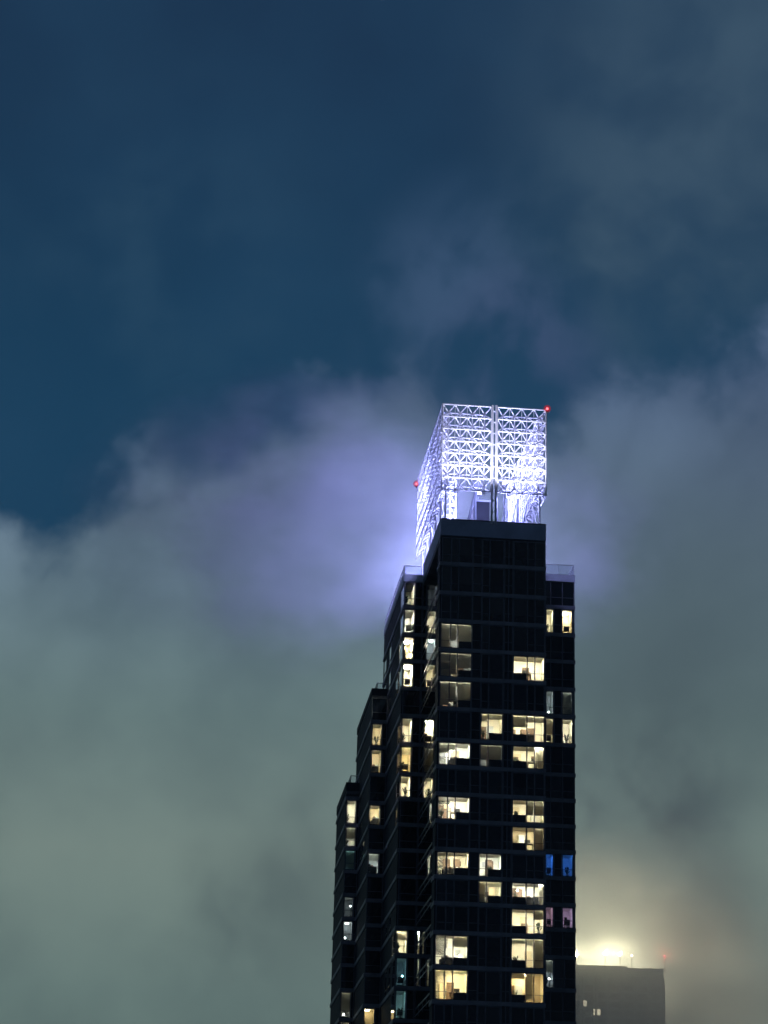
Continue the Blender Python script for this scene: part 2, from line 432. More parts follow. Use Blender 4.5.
# left face of the left wing: tall narrow windows
FS1 = Face((U1, V1), (0, 1), (1, 0))
def sl(t, w=2.4): return [(t, t+w, False)]
S1 = {
 -1: [(sl(1.0, 2.0), None)],
 0: [(sl(13.3), dict(s=16, c='warm')), (sl(19.0, 3), dict(s=16, c='warm'))],
 1: [(sl(13.2), dict(s=14, c='warm')), (sl(19.0, 3), dict(s=16, c='warm'))],
 2: [(sl(13.2), dict(s=12, c='neutral')), (sl(4.6, 2.8), dict(s=16, c='warm'))],
 11: [(sl(9.8), dict(s=16, c='cool')), (sl(5.6), dict(s=15, c='cool'))],
 13: [(sl(9.0), dict(s=18, c='neutral')), (sl(5.0), dict(s=16, c='neutral'))],
 7: [(sl(1.6, 2.2), dict(s=8, c='warm', wall='tan'))],
}
# the corner rooms are glazed on this side too
for i in (-1, 0, 1, 2, 4, 5, 6, 12):
    pass
def left_glass_panel(i):
    z1, z0 = storey(i); zl, zh = z0+BH, z1-BH-.12
    o = MB(); FS1.box(o, .25, 3.4, .075, .085, zl+.1, zh, M['pane']); FS1.box(o, .25, 3.4, .04, .14, zl, zl+.08, M['spandrel'])
    w = o.build('window', tower)
    f = MB(); FS1.box(f, .11, .21, .05, .15, zl, zh, M['frame']); FS1.box(f, 3.44, 3.54, .05, .15, zl, zh, M['frame']); FS1.box(f, .11, 3.54, .005, .16, zh, zh+.12, M['frame'])
    f.build('frame', w)
corner = sorted(L1w)
for i in range(-1, len(zb)-1):
    z1, z0 = storey(i)
    if i in corner:
        left_glass_panel(i); st = 3.55
    else: st = .1
    fc2 = {k: v for k, v in S1.items() if k == i and not (k in corner and any(p[0][0][0] < 3.6 for p in v))}
    cuts = []
    for (panes, light) in fc2.get(i, []):
        window(FS1, panes, z0, z1, dict(light) if light else None, 1.4, ff=.06)
        cuts.append((panes[0][0]-.09, panes[-1][1]+.09))
    a = st
    for (q0, q1) in sorted(cuts) + [(22.5, 22.5)]:
        if q0-a > .05: FS1.box(wall, a, q0, .03, .2, z0+BH, z1-BH, M['wall'])
        a = max(a, q1)
# second setback on the left
F2 = Face((U2, V2), (1, 0), (0, 1))
c2 = (.12, 1.25, False)
L2w = {3: [([c2], dict(s=15, c='warm', wall='tan'))], 4: [([c2], dict(s=17, c='warm', wall='tan'))], 6: [([c2], dict(s=19, c='warm', wall='tan'))],
       8: [([c2], dict(s=9, c='cool', wall='white', blind=((0,.35),)))], 14: [([c2], dict(s=2, c='amber', wall='tan', furn=False))]}
face_with(F2, U1-U2, 70.2, L2w, t_from=.03)
FS2 = Face((U2, V2), (0, 1), (1, 0))
S2 = {6: [(sl(10.2), dict(s=14, c='cool'))], 7: [(sl(5.2), dict(s=13, c='cool')), (sl(8.4), dict(s=15, c='cool'))]}
face_with(FS2, 20.0, 70.2, S2, depth=1.4, t_from=.1, solid=True)
F3 = Face((U3, V3), (1, 0), (0, 1))
c3 = (.14, 1.2, False)
L3w = {5: [([c3], dict(s=17, c='warm', wall='white'))], 6: [([c3], dict(s=10, c='neutral', wall='white', blind=((0,.62),)))],
       7: [([c3], dict(s=1.0, c='teal', wall='grey', furn=False, blind=((0,.9),)))],
       9: [([c3], dict(s=.6, c='cool', wall='grey', furn=False, spot=(.75,1.4,14)))],
       10: [([c3], dict(s=.6, c='cool', wall='grey', furn=False, spot=(.3,.4,22)))],
       13: [([c3], dict(s=2.0, c='neutral', wall='grey', furn=False, blind=((0,.8),), spot=(.4,.4,22)))],
       14: [([c3], dict(s=14, c='warm'))]}
face_with(F3, U2-U3, 62.0, L3w, t_from=.03)
FS3 = Face((U3, V3), (0, 1), (1, 0))
face_with(FS3, 15.0, 62.0, {}, t_from=.1, solid=True)
# left face of the front block and of the notch
FM = Face((0, 0), (0, 1), (1, 0))
for i in range(-1, len(zb)-1):
    z1, z0 = storey(i)
    FM.box(wall, .31, 2.5, .03, .2, z0+BH, z1-BH, M['wall'])
    wall.box((.2, 2.3, Lz(z0+BH)), (NI, 2.5, Lz(z1-BH)), M['wall'])
FNW = Face((NI, 2.5), (0, 1), (1, 0))
plain_face(FNW, V1-2.5, 79.5, 2.2)
# right and back faces (seen only from elsewhere)
FRR = Face((W_, 0), (0, 1), (-1, 0)); plain_face(FRR, VR, 79.5, 1.7)
FRW = Face((UR, VR), (0, 1), (-1, 0)); plain_face(FRW, 25.35, 79.5, 1.7)
FB1 = Face((U1+.2, 38.6), (1, 0), (0, -1)); plain_face(FB1, UR-U1-.4, 79.5, 1.7)
FB2 = Face((U2+.2, 51.75), (1, 0), (0, -1)); plain_face(FB2, 16, 70.2, 1.7)
FB3 = Face((U3+.2, 60.0), (1, 0), (0, -1)); plain_face(FB3, 17.5, 62, 1.7)
F2R = Face((12.1, 38.6), (0, 1), (-1, 0)); plain_face(F2R, 13, 70.2, 1.7)
F3R = Face((11.9, 51.75), (0, 1), (-1, 0)); plain_face(F3R, 8.2, 62, 1.7)
# slab edges
slabs(0, W_, 0, 2.5, 79, 0.0)
slabs(NI, W_, 2.58, V1-.1, 79, 0.002)
slabs(U1, W_, V1, 38.6, 79, 0.004)
slabs(W_+.1, UR, VR, 38.5, 79, 0.006)
slabs(U2, 12.1, 38.7, 51.75, 70, 0.003); slabs(U2, U1-.08, V2, 38.55, 70, 0.005)
slabs(U3, 11.9, 51.85, 60, 61.5, 0.002); slabs(U3, U2-.08, V3, 51.7, 61.5, 0.004)
# parapets and roofs
def rim(u0, u1, v0, v1, za, zt, mat, t=.3, mb=wall, sides='fblr'):
    if 'f' in sides: mb.box((u0, v0, Lz(za)), (u1, v0+t, Lz(zt)), mat)
    if 'b' in sides: mb.box((u0, v1-t, Lz(za)), (u1, v1, Lz(zt)), mat)
    if 'l' in sides: mb.box((u0, v0+t, Lz(za)), (u0+t, v1-t, Lz(zt)), mat)
    if 'r' in sides: mb.box((u1-t, v0+t, Lz(za)), (u1, v1-t, Lz(zt)), mat)
top = MB()
rim(-.03, W_+.03, -.03, V1-.05, ZT, ZR, M['panel'], .32, top)
top.box((-.06, -.06, Lz(ZR)), (W_+.06, .33, Lz(ZR+.07)), M['wall'])
top.box((-.06, .332, Lz(ZR)), (.33, V1-.05, Lz(ZR+.068)), M['wall'])
top.box((0, .29, Lz(78.9)), (W_, V1-.1, Lz(79.9)), M['roof'])
top.box((U1+.1, V1+.1, Lz(79.2)), (W_, 38.5, Lz(79.86)), M['roof'])
top.box((W_, VR+.1, Lz(79.2)), (UR-.1, 38.4, Lz(79.84)), M['roof'])
top.box((U2+.05, V2+.05, Lz(69.6)), (U1-.05, 51.6, Lz(70.0)), M['roof']); top.box((U1, 38.75, Lz(69.6)), (12, 51.6, Lz(70.0)), M['roof'])
top.box((U3+.05, V3+.05, Lz(61.0)), (U2-.05, 59.9, Lz(61.5)), M['roof']); top.box((U2, 51.85, Lz(61.0)), (11.8, 59.9, Lz(61.5)), M['roof'])
top.build('roof', tower)
par = MB()
rim(U1-.05, W_, V1-.06, 38.65, 79.3, 80.15, M['parapet'], .25, par, 'fb')
par.box((U1-.05, V1+.19, Lz(79.3)), (U1+.2, 38.4, Lz(80.149)), M['parapet'])
rim(W_+.05, UR+.05, VR-.06, 38.55, 79.3, 80.13, M['parapet'], .25, par, 'fbr')
par.build('parapet', tower)
par2 = MB()
rim(U2-.04, U1-.04, V2-.05, 51.8, 69.95, 70.8, M['wall'], .22, par2, 'fl')
rim(U3-.04, U2-.04, V3-.05, 60.0, 61.3, 62.35, M['wall'], .22, par2, 'fl')
par2.build('parapet', tower)
# penthouse inside the crown
ph = MB()
ph.box((4.75, 8.0, Lz(79.92)), (6.35, 12.5, Lz(86.4)), M['wall']); ph.box((4.65, 7.9, Lz(86.4)), (6.45, 12.6, Lz(86.6)), M['greysteel'])
for k in range(6): ph.box((4.9, 7.96, Lz(80.6+.8*k)), (6.2, 7.995, Lz(80.9+.8*k)), M['wall'])
ph.box((7.2, 15.2, Lz(79.92)), (10.2, 24, Lz(84.0)), M['wall'])
ph.build('penthouse', tower)
# terrace railings
def railing(pts, z0, z1, name='railing'):
    r = MB()
    for (a, b) in zip(pts[:-1], pts[1:]):
        A = Vector((a[0], a[1], Lz(z1))); B = Vector((b[0], b[1], Lz(z1)))
        r.tube(A, B, .05, M['rail'], 6)
        L = (B-A).length; n = max(1, round(L/1.9))
        for k in range(n+1):
            P = A.lerp(B, k/n); r.tube((P.x, P.y, Lz(z0)), (P.x, P.y, P.z), .035, M['rail'], 6)
        o = (B-A).normalized().cross(Vector((0, 0, 1)))*.06
        r.quad([(A.x+o.x, A.y+o.y, Lz(z0)+.05), (B.x+o.x, B.y+o.y, Lz(z0)+.05), (B.x+o.x, B.y+o.y, Lz(z1)-.08), (A.x+o.x, A.y+o.y, Lz(z1)-.08)], M['railglass'])
    return r.build(name, tower)
railing([(-.12, V1+.06), (U1+.06, V1+.06), (U1+.06, 38)], 80.15, 81.2)
railing([(W_+.25, VR+.05), (UR-.06, VR+.05), (UR-.06, 38)], 80.13, 81.3)
railing([(U1-.15, V2+.1), (U2+.6, V2+.1), (U2+.6, 50)], 70.7, 71.5)
railing([(U2-.15, V3+.1), (U3+.5, V3+.1), (U3+.5, 59)], 62.3, 63.2)
# slanting balcony bars along the notch
nr = MB()
for i in range(0, 17):
    z1, z0 = storey(i)
    nr.box((.0, 2.5, Lz(z0+1.05)), (.09, V1, Lz(z0+1.22)), M['frame'])
    nr.box((.0, 2.5, Lz(z0+.42)), (.07, V1, Lz(z0+.47)), M['rail'])
    for v in (5.5, 9, 12.5): nr.box((.01, v, Lz(z0+.1)), (.06, v+.06, Lz(z0+1.05)), M['frame'])
nr.build('balcony_railing', tower)
# notch corner posts that catch light
wall.build('wall', tower); band.build('slab_edge', tower)
dg = dglass.build('window', tower); dg['kind'] = 'stuff'
mull.build('mullion', dg)
# street level
st = MB()
st.box((0.1, .1, 0.02), (W_-.1, 2.4, Lz(zb[-1])-.3), M['wall']); st.box((NI+.1, 2.7, .02), (W_-.1, 38, Lz(zb[-1])-.3), M['wall'])
st.box((W_+.2, VR+.2, .02), (UR-.2, 38, Lz(zb[-1])-.3), M['wall']); st.box((U1+.1, V1+.2, .02), (NI-.1, 38, Lz(zb[-1])-.3), M['wall'])
st.box((U2+.1, V2+.2, .02), (U1-.1, 51, Lz(zb[-1])-.3), M['wall']); st.box((U3+.1, V3+.2, .02), (U2-.1, 59, Lz(zb[-1])-.3), M['wall'])
st.build('base_wall', tower)

# ---- the lattice crown
crown = tag(empty('roof_lattice', W(0, 0, 79.9), YAW), 'glowing white open steel lattice box crowning the dark tower', 'lattice crown')
CZ = -79.9                                   # local z of the crown = eye height - 79.9
B = 1.416; ZC0, ZC1 = 84.66, 94.57; TK = 1.05
def lattice(name, o, a, n1, b1, inn, ends=True, r=.079, rows=7, hb=1.4157, z0=ZC0, tk=.76):
    """double layer space frame: o = lower corner (u, v), a along, inn inward"""
    mb = MB()
    def P(i, j, d): return Vector((o[0]+a[0]*b1*i+inn[0]*d, o[1]+a[1]*b1*i+inn[1]*d, z0+hb*j+CZ))
    T = lambda p, q, rr=r: mb.tube(p, q, rr, M['steel'], 5, False)
    for j in range(rows+1):
        for i in range(n1): T(P(i, j, 0), P(i+1, j, 0))
    for i in range(n1+1):
        for j in range(rows): T(P(i, j, 0), P(i, j+1, 0), r*(1.0 if i in (0, n1) else .5))
    for j in range(rows):
        for i in range(n1):
            c = P(i+.5, j+.5, tk)
            if i < n1-1: T(c, P(i+1.5, j+.5, tk))
            if j < rows-1: T(c, P(i+.5, j+1.5, tk), r)
            for (di, dj) in ((0,0),(1,0),(0,1),(1,1)): T(P(i+di, j+dj, 0), c, r*.9)
            mb.ball(c, .1, M['steel'], 6, 4)
    for i in range(n1+1):
        for j in range(rows+1): mb.ball(P(i, j, 0), .1, M['steel'], 6, 4)
    return mb.build(name, crown)
hb1 = (W_/2-.33)/4
lattice('front_panel', (0.0, 0.0), (1, 0), 4, hb1, (0, 1))
lattice('front_panel', (W_/2+.33, 0.0), (1, 0), 4, hb1, (0, 1))
lattice('side_panel', (-.02, 0.03), (0, 1), 17, B, (1, 0))
lattice('side_panel', (W_+.02, 0.03), (0, 1), 17, B, (-1, 0))
lattice('back_panel', (2.95, 24.0), (1, 0), 1, 1.6, (0, -1), rows=7)
mast = MB()
for du in (-.21, .21): mast.tube((W_/2+du, -.02, ZR-.3+CZ), (W_/2+du, -.02, 94.75+CZ), .125, M['steel'], 10)
for k in range(11): mast.box((W_/2-.14, -.03, 81.6+1.3*k-.6+CZ), (W_/2+.14, .03, 81.72+1.3*k-.6+CZ), M['steel'])
mast.build('mast', crown)
for u in (.55, W_-.55):
    for k in range(6):
        v = .8 + k*4.4; po = MB(); po.tube((u, v, .1), (u, v, ZC0+.75+CZ), .11, M['steel'], 8)
        if k < 5: po.tube((u, v, .3), (u, v+4.4, ZC0+.4+CZ), .07, M['steel'], 6)
        po.build('post', crown)
pst = MB()
for u in (W_-2.0, W_-3.2, W_-4.3):
    pst.tube((u, 7, .1), (u, 7, 86.6+CZ), .14, M['greysteel'], 8); pst.tube((u, 7, .2), (u+1.0, 7, 86.0+CZ), .08, M['greysteel'], 6)
pst.tube((3.0, 6, .1), (4.75, 6, 88.0+CZ), .17, M['greysteel'], 8); pst.tube((4.45, 6, .1), (4.45, 6, 87.8+CZ), .17, M['greysteel'], 8)
pst.box((4.2, 5.8, 87.4+CZ), (5.2, 6.2, 87.9+CZ), M['greysteel'])
pst.build('brace', crown)

# obstruction lights
def beacon(u, v, zz, label):
    e = tag(empty('obstruction_light', W(u, v, zz), YAW), label, 'warning light', 'red warning lights on the lattice')
    b = MB(); b.tube((0,0,0), (0,0,.22), .1, M['housing'], 8); b.tube((0,0,.22), (0,0,.28), .2, M['housing'], 10); b.build('base', e)
    c = MB(); c.ball((0,0,.5), .13, M['red'], 12, 8); c.build('bulb', e, True)
    l = MB(); l.ball((0,0,.5), .42, M['redhalo'], 16, 10); l.build('lens', e, True)  # shell that carries the painted red halo, not a glass lens
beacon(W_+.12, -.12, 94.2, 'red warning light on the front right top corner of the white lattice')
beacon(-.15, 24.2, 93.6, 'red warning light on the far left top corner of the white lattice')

# floodlights inside the crown
def floodlight(u, v, zz, aim, power, ang=100, label='small floodlight on the roof inside the white lattice', col=(.365, .395, 1.0)):
    e = tag(empty('floodlight', W(u, v, zz), YAW), label, 'floodlight', 'floodlights inside the lattice')
    b = MB(); b.box((-.18, -.12, 0), (.18, .12, .05), M['steel']); b.box((-.2, -.03, .05), (-.17, .03, .34), M['steel']); b.box((.17, -.03, .05), (.2, .03, .34), M['steel'])
    b.build('bracket', e)
    h = MB(); h.box((-.165, -.14, .2), (.165, .14, .38), M['steel']); ho = h.build('housing', e)
    g = MB(); g.box((-.15, -.12, .382), (.15, .12, .39), M['flood']); g.build('lens', ho)
    L = bpy.data.lights.new('floodlight_lamp', 'SPOT'); L.energy = power; L.color = col
    L.spot_size = math.radians(ang); L.spot_blend = 1.0; L.shadow_soft_size = .6
    lo = bpy.data.objects.new('lamp', L); COL.objects.link(lo); lo.parent = e; lo.location = (0, 0, .5)
    d = Vector(aim) - Vector((u, v, zz+.5)); lo.rotation_euler = d.to_track_quat('-Z', 'Y').to_euler()
PW = 5400
for k in range(5):
    v = 2.2 + k*4.9
    floodlight(6.6, v, 79.95, (-.3, v+.3, 93), PW*1.4, 66)
    floodlight(4.7, v+.6, 79.95, (W_+.3, v+.9, 93), PW*.38, 66)
    floodlight(.62, v-.4, 79.95, (.3, v-.3, 94), PW*.9, 42)
    floodlight(W_-.62, v-.4, 79.95, (W_-.4, v-.3, 94), PW*.22, 42)
for u in (1.5, 4.2, 7.1, 9.9):
    floodlight(u, .62, 79.95, (u, .2, 94), PW*1.2, 42)
    floodlight(u, 4.6, 79.95, (u, -.2, 92.5), PW*1.0, 62)
for u in (1.3, 4.3, 7.0, 10.0):            # white arms under the front panel carry lamps that wash its outer face
    floodlight(u, -2.0, 83.65, (u, .5, 92.5), PW*.8, 84, 'small floodlight on a white arm below the front lattice face', (.66, .68, 1.0))
    ar = MB(); ar.tube((u, .0, 84.6+CZ), (u, -2.0, 83.62+CZ), .05, M['steel'], 6); ar.build('lamp_arm', crown)
def fill_lamp(u, v, z0, z1, power):  # added pole lamps that brighten the lattice and the cloud around it
    e = tag(empty('fill_lamp', W(u, v, z0), YAW), 'added violet white lamp on a pole by the roof lattice', 'fill_lamp', 'added pole lamps by the lattice')
    a = MB(); a.tube((0, 0, 0), (0, 0, z1-z0-.3), .07, M['greysteel'], 8); a.tube((0, 0, z1-z0-.3), (0, 0, z1-z0-.22), .25, M['housing'], 10); a.build('pole', e)
    b = MB(); b.ball((0, 0, z1-z0), .22, M['flood'], 12, 8); b.build('globe', e, True)
    L = bpy.data.lights.new('fill_lamp_light', 'POINT'); L.energy = power; L.color = (.365, .395, 1.0); L.shadow_soft_size = .5
    lo = bpy.data.objects.new('lamp', L); COL.objects.link(lo); lo.parent = e; lo.location = (0, 0, z1-z0+.5)
fill_lamp(7.3, 3.4, 79.92, 87.0, 1500)
fill_lamp(5.5, 10.2, 86.62, 88.2, 5000)
fill_lamp(3.2, 15.5, 79.92, 88.5, 9000)
fill_lamp(5.7, 21.0, 79.92, 88.5, 10000)
fill_lamp(2.8, 33.0, 79.92, 84.0, 12000)  # this one and the next are added behind the crown to light the cloud
fill_lamp(10.0, 28.5, 79.92, 82.2, 9000)
# ------------------------------------------------------------------ the far tower in the fog
FX, FY = 95.0, 1200.0
far = tag(empty('foggy_tower', (FX, FY, 0), 0), 'distant grey tower dissolving in fog behind the dark tower, lamps on its roof', 'tower')
fb = MB(); HT = 179.0 + GZ
fb.box((0, 0, 0), (58.0, 40, HT-6), M['concrete']); fb.box((0, 0, HT-6), (38.5, 40, HT), M['concrete']); 
fb.build('wall', far)
fp = MB(); fp.box((38.8, 3, HT-5.99), (57.8, 36, HT-.5), M['concrete']); fp.build('roof_plant', far)
fs = MB()
for k in range(14): fs.box((-.3, -.35, HT-10-4.2*k), (58.3, 0.0, HT-9.4-4.2*k), M['concrete'])
for k in range(9): fs.box((.5+7.0*k, -.3, HT-70), (1.3+7.0*k, 0, HT-6), M['wall'])
fs.build('slab_edge', far)
for k in range(9):
    for j in range(8):
        fw = MB(); fw.box((2+7.0*j, -.12, HT-13.2-4.2*k), (6.6+7.0*j, -.02, HT-10.3-4.2*k), M['glass']); fw.build('window', far)
for (x, zz, ww, hh, s) in ((117.5, 154.9, 3.6, 3.2, .75), (111.3, 159.2, 1.6, 3.0, .6)):
    a = MB(); a.box((x-FX-ww/2, -.25, zz+GZ-hh/2), (x-FX+ww/2, -.16, zz+GZ+hh/2), emit('far_lit_window', (1, .9, .62), s*2.2)); w = a.build('window', far)
    f = MB(); f.box((x-FX-.12, -.3, zz+GZ-hh/2), (x-FX+.12, -.26, zz+GZ+hh/2), M['frame']); f.box((x-FX-ww/2, -.3, zz+GZ-.1), (x-FX-.13, -.26, zz+GZ+.1), M['frame']); f.build('frame', w)
def roof_lamp(x, zz, r, power, label, red=False):
    e = tag(empty('roof_lamp' if not red else 'obstruction_light', (x, FY+14, HT-.5)), label, 'roof lamp' if not red else 'warning light')
    if not red: e['group'] = 'lamps on the foggy roof'
    h = zz + GZ - HT + .5
    p = MB(); p.tube((0, 0, 0), (0, 0, h-r*.6), .3, M['housing'], 8); p.build('pole', e)
    b = MB(); b.ball((0, 0, h), r, M['red'] if red else M['warmflood'], 12, 8); b.build('bulb', e, True)
    L = bpy.data.lights.new('roof_lamp_light', 'POINT'); L.energy = power; L.color = (1, .12, .1) if red else (1, .93, .58); L.shadow_soft_size = r
    lo = bpy.data.objects.new('lamp', L); COL.objects.link(lo); lo.parent = e; lo.location = (0, 0, h+r+.3)
roof_lamp(123.3, 187.3, .9, 60000, 'pale yellow lamp glowing on the foggy roof, left of its twin')
roof_lamp(131.3, 187.3, .9, 52000, 'pale yellow lamp glowing on the foggy roof, right of its twin')
roof_lamp(137.5, 186.6, .3, 4000, 'small pale lamp on the foggy roof right of two bright lamps')
roof_lamp(108.0, 186.0, .8, 45000, 'pale yellow lamp half hidden behind the dark tower edge')
roof_lamp(155.0, 186.5, .6, 9000, 'red warning light on the distant foggy roof', True)

e = tag(empty('fog_fill_mast', (128, FY+75, 0)), 'added lamp mast hidden behind the distant foggy tower, lighting the fog above its roof', 'lamp mast')  # unseen lamp, added to spread a broad glow through the fog
b = MB(); b.tube((0, 0, 0), (0, 0, 171), 1.2, M['housing'], 10, True, .5); b.build('pole', e)
b = MB(); b.ball((0, 0, 172.5), 1.2, M['warmflood'], 12, 8); b.build('bulb', e, True)
L = bpy.data.lights.new('fog_fill_lamp', 'POINT'); L.energy = 900000; L.color = (1, .93, .62); L.shadow_soft_size = 1.0
lo = bpy.data.objects.new('lamp', L); COL.objects.link(lo); lo.parent = e; lo.location = (0, 0, 175)
# ------------------------------------------------------------------ ground
g = MB(); g.quad([(-1499, -1499, 0), (1499, -1499, 0), (1499, 1699, 0), (-1499, 1699, 0)], M['asphalt'])
tag(g.build('ground'), 'dark asphalt ground far below the frame', None, None, 'structure')

# ------------------------------------------------------------------ air: haze and clouds
def volume_mat(name, density, col=(1, 1, 1), aniso=0.0):
    m, nt, out = new_mat(name)
    v = nt.nodes.new('ShaderNodeVolumePrincipled'); v.inputs['Color'].default_value = list(col)+[1]
    v.inputs['Density'].default_value = density; v.inputs['Anisotropy'].default_value = aniso
    nt.links.new(v.outputs[0], out.inputs['Volume'])
    return m, nt, v

def cloud_mat(name, sigma, scale, col, lo=.35, hi=.75, aniso=0.0, detail=5, edge=(1.0, .35), off=(0, 0, 0), warp=.25):
    m, nt, v = volume_mat(name, sigma, col, aniso)
    N = nt.nodes; L = nt.links
    tc = N.new('ShaderNodeTexCoord')
    nz = N.new('ShaderNodeTexNoise'); nz.inputs['Scale'].default_value = scale; nz.inputs['Detail'].default_value = detail; nz.inputs['Roughness'].default_value = .55
    ad = N.new('ShaderNodeVectorMath'); ad.operation = 'ADD'; ad.inputs[1].default_value = off
    L.new(tc.outputs['Object'], ad.inputs[0]); L.new(ad.outputs[0], nz.inputs['Vector'])
    # distance from the middle (object space is a unit ball) perturbed by the noise
    ln = N.new('ShaderNodeVectorMath'); ln.operation = 'LENGTH'; L.new(tc.outputs['Object'], ln.inputs[0])
    wp = N.new('ShaderNodeMath'); wp.operation = 'MULTIPLY_ADD'; wp.inputs[1].default_value = -warp*2; wp.inputs[2].default_value = warp
    L.new(nz.outputs['Fac'], wp.inputs[0])
    ds = N.new('ShaderNodeMath'); ds.operation = 'ADD'; L.new(ln.outputs['Value'], ds.inputs[0]); L.new(wp.outputs[0], ds.inputs[1])
    e = N.new('ShaderNodeMapRange'); e.interpolation_type = 'SMOOTHSTEP'
    e.inputs['From Min'].default_value = edge[0]; e.inputs['From Max'].default_value = edge[1]; L.new(ds.outputs[0], e.inputs['Value'])
    n2 = N.new('ShaderNodeMapRange'); n2.interpolation_type = 'SMOOTHSTEP'
    n2.inputs['From Min'].default_value = lo; n2.inputs['From Max'].default_value = hi; L.new(nz.outputs['Fac'], n2.inputs['Value'])
    n3 = N.new('ShaderNodeMath'); n3.operation = 'MULTIPLY_ADD'; n3.inputs[1].default_value = .86; n3.inputs[2].default_value = .14; L.new(n2.outputs[0], n3.inputs[0])
    mu = N.new('ShaderNodeMath'); mu.operation = 'MULTIPLY'; L.new(e.outputs[0], mu.inputs[0]); L.new(n3.outputs[0], mu.inputs[1])
    mu2 = N.new('ShaderNodeMath'); mu2.operation = 'MULTIPLY'; mu2.inputs[1].default_value = sigma; L.new(mu.outputs[0], mu2.inputs[0])
    L.new(mu2.outputs[0], v.inputs['Density'])
    return m

def cloud(name, loc, size, mat, label, rz=0):
    b = MB(); b.ball((0, 0, 0), 1.0, mat, 24, 16)
    o = b.build(name); o.location = loc; o.scale = size; o.rotation_euler = (0, 0, rz)
    tag(o, label, 'cloud', None, 'stuff')
    return o
cl = cloud('cloud', W(-13, 35.5, 93), (30, 18, 20), cloud_mat('cloud_vapour', .066, 2.7, (1, 1, 1), .38, .64, edge=(1.0, .35), warp=.34), 'lavender lit cloud hugging the left of the lattice crown', YAW)
cl2 = cloud('cloud', W(19, 32, 90), (15, 15, 13), cloud_mat('cloud_vapour_thin', .036, 2.0, (1, 1, 1), .38, .7, edge=(1.0, .35), off=(3, 1, 7)), 'faint violet lit cloud right of the lattice crown', YAW)
fg = cloud('fog', (132, 1168, 174), (120, 165, 82), cloud_mat('fog_vapour', .020, 1.3, (1, 1, 1), .3, .7, edge=(1.0, .2), off=(5, 2, 1), warp=.12), 'bank of pale fog round the distant tower roof')

hz = MB(); hz.box((-1500, -1500, -1), (1500, 1700, 330), volume_mat('haze_air', .00012, (.95, .98, 1))[0])
tag(hz.build('haze'), 'thin night haze over the whole city', 'haze', None, 'stuff')

# ------------------------------------------------------------------ night sky with clouds
world = bpy.data.worlds.new('World'); SC.world = world; world.use_nodes = True
nt = world.node_tree; nt.nodes.clear(); N = nt.nodes; LK = nt.links
def nd(t, **k):
    n = N.new(t)
    for a, b in k.items(): setattr(n, a, b)
    return n
def link(a, b): LK.new(a, b)
def math_(op, a, b=None, c=None, clamp=False):
    n = nd('ShaderNodeMath', operation=op); n.use_clamp = clamp
    for i, x in enumerate((a, b, c)):
        if x is None: continue
        if hasattr(x, 'is_linked') or hasattr(x, 'links'): link(x, n.inputs[i])
        else: n.inputs[i].default_value = x
    return n.outputs[0]
def smooth(x, a, b, lo=0., hi=1.):
    n = nd('ShaderNodeMapRange', interpolation_type='SMOOTHSTEP'); n.inputs['From Min'].default_value = a; n.inputs['From Max'].default_value = b
    n.inputs['To Min'].default_value = lo; n.inputs['To Max'].default_value = hi; link(x, n.inputs['Value']); return n.outputs[0]
def mix(f, a, b, blend='MIX'):
    n = nd('ShaderNodeMix', data_type='RGBA', blend_type=blend)
    for i, x in ((0, f), (6, a), (7, b)):
        if hasattr(x, 'links'): link(x, n.inputs[i])
        else: n.inputs[i].default_value = x if i == 0 else list(x)+[1]
    return n.outputs[2]
def lin(r, g, b):
    return tuple(((c/255)/12.92 if c/255 <= .04045 else ((c/255+.055)/1.055)**2.4) for c in (r, g, b))
# camera axes (only used here to turn directions noted on the photograph into sky directions)
fwd = Vector((0, math.cos(PITCH), math.sin(PITCH))); rt = Vector((1, 0, 0)); up = rt.cross(fwd)
rt2 = rt*math.cos(ROLL)+up*math.sin(ROLL); up2 = -rt*math.sin(ROLL)+up*math.cos(ROLL)
def sky_dir(px, py): return (fwd + rt2*(px-384)/FPX - up2*(py-512)/FPX).normalized()
def az_el(px, py):
    d = sky_dir(px, py); return math.degrees(math.atan2(d.x, d.y)), math.degrees(math.asin(d.z))
tc = nd('ShaderNodeTexCoord'); dirv = tc.outputs['Generated']
def noise(scale, detail=5, rough=.5, off=(0, 0, 0), src=None, dist=0.0):
    a = nd('ShaderNodeVectorMath', operation='ADD'); link(src or dirv, a.inputs[0]); a.inputs[1].default_value = off
    n = nd('ShaderNodeTexNoise'); n.inputs['Scale'].default_value = scale; n.inputs['Detail'].default_value = detail
    n.inputs['Roughness'].default_value = rough; n.inputs['Distortion'].default_value = dist
    link(a.outputs[0], n.inputs['Vector']); return n
wn = noise(7, 3, .5, (3, 1, 2))
sb = nd('ShaderNodeVectorMath', operation='SUBTRACT'); link(wn.outputs['Color'], sb.inputs[0]); sb.inputs[1].default_value = (.5, .5, .5)
sc_ = nd('ShaderNodeVectorMath', operation='SCALE'); link(sb.outputs[0], sc_.inputs[0]); sc_.inputs['Scale'].default_value = .05
wv = nd('ShaderNodeVectorMath', operation='ADD'); link(dirv, wv.inputs[0]); link(sc_.outputs[0], wv.inputs[1])
WD = wv.outputs[0]
sep = nd('ShaderNodeSeparateXYZ'); link(dirv, sep.inputs[0])
az = math_('MULTIPLY', math_('ARCTAN2', sep.outputs['X'], sep.outputs['Y']), 180/math.pi)
el = math_('MULTIPLY', math_('ARCSINE', sep.outputs['Z']), 180/math.pi)
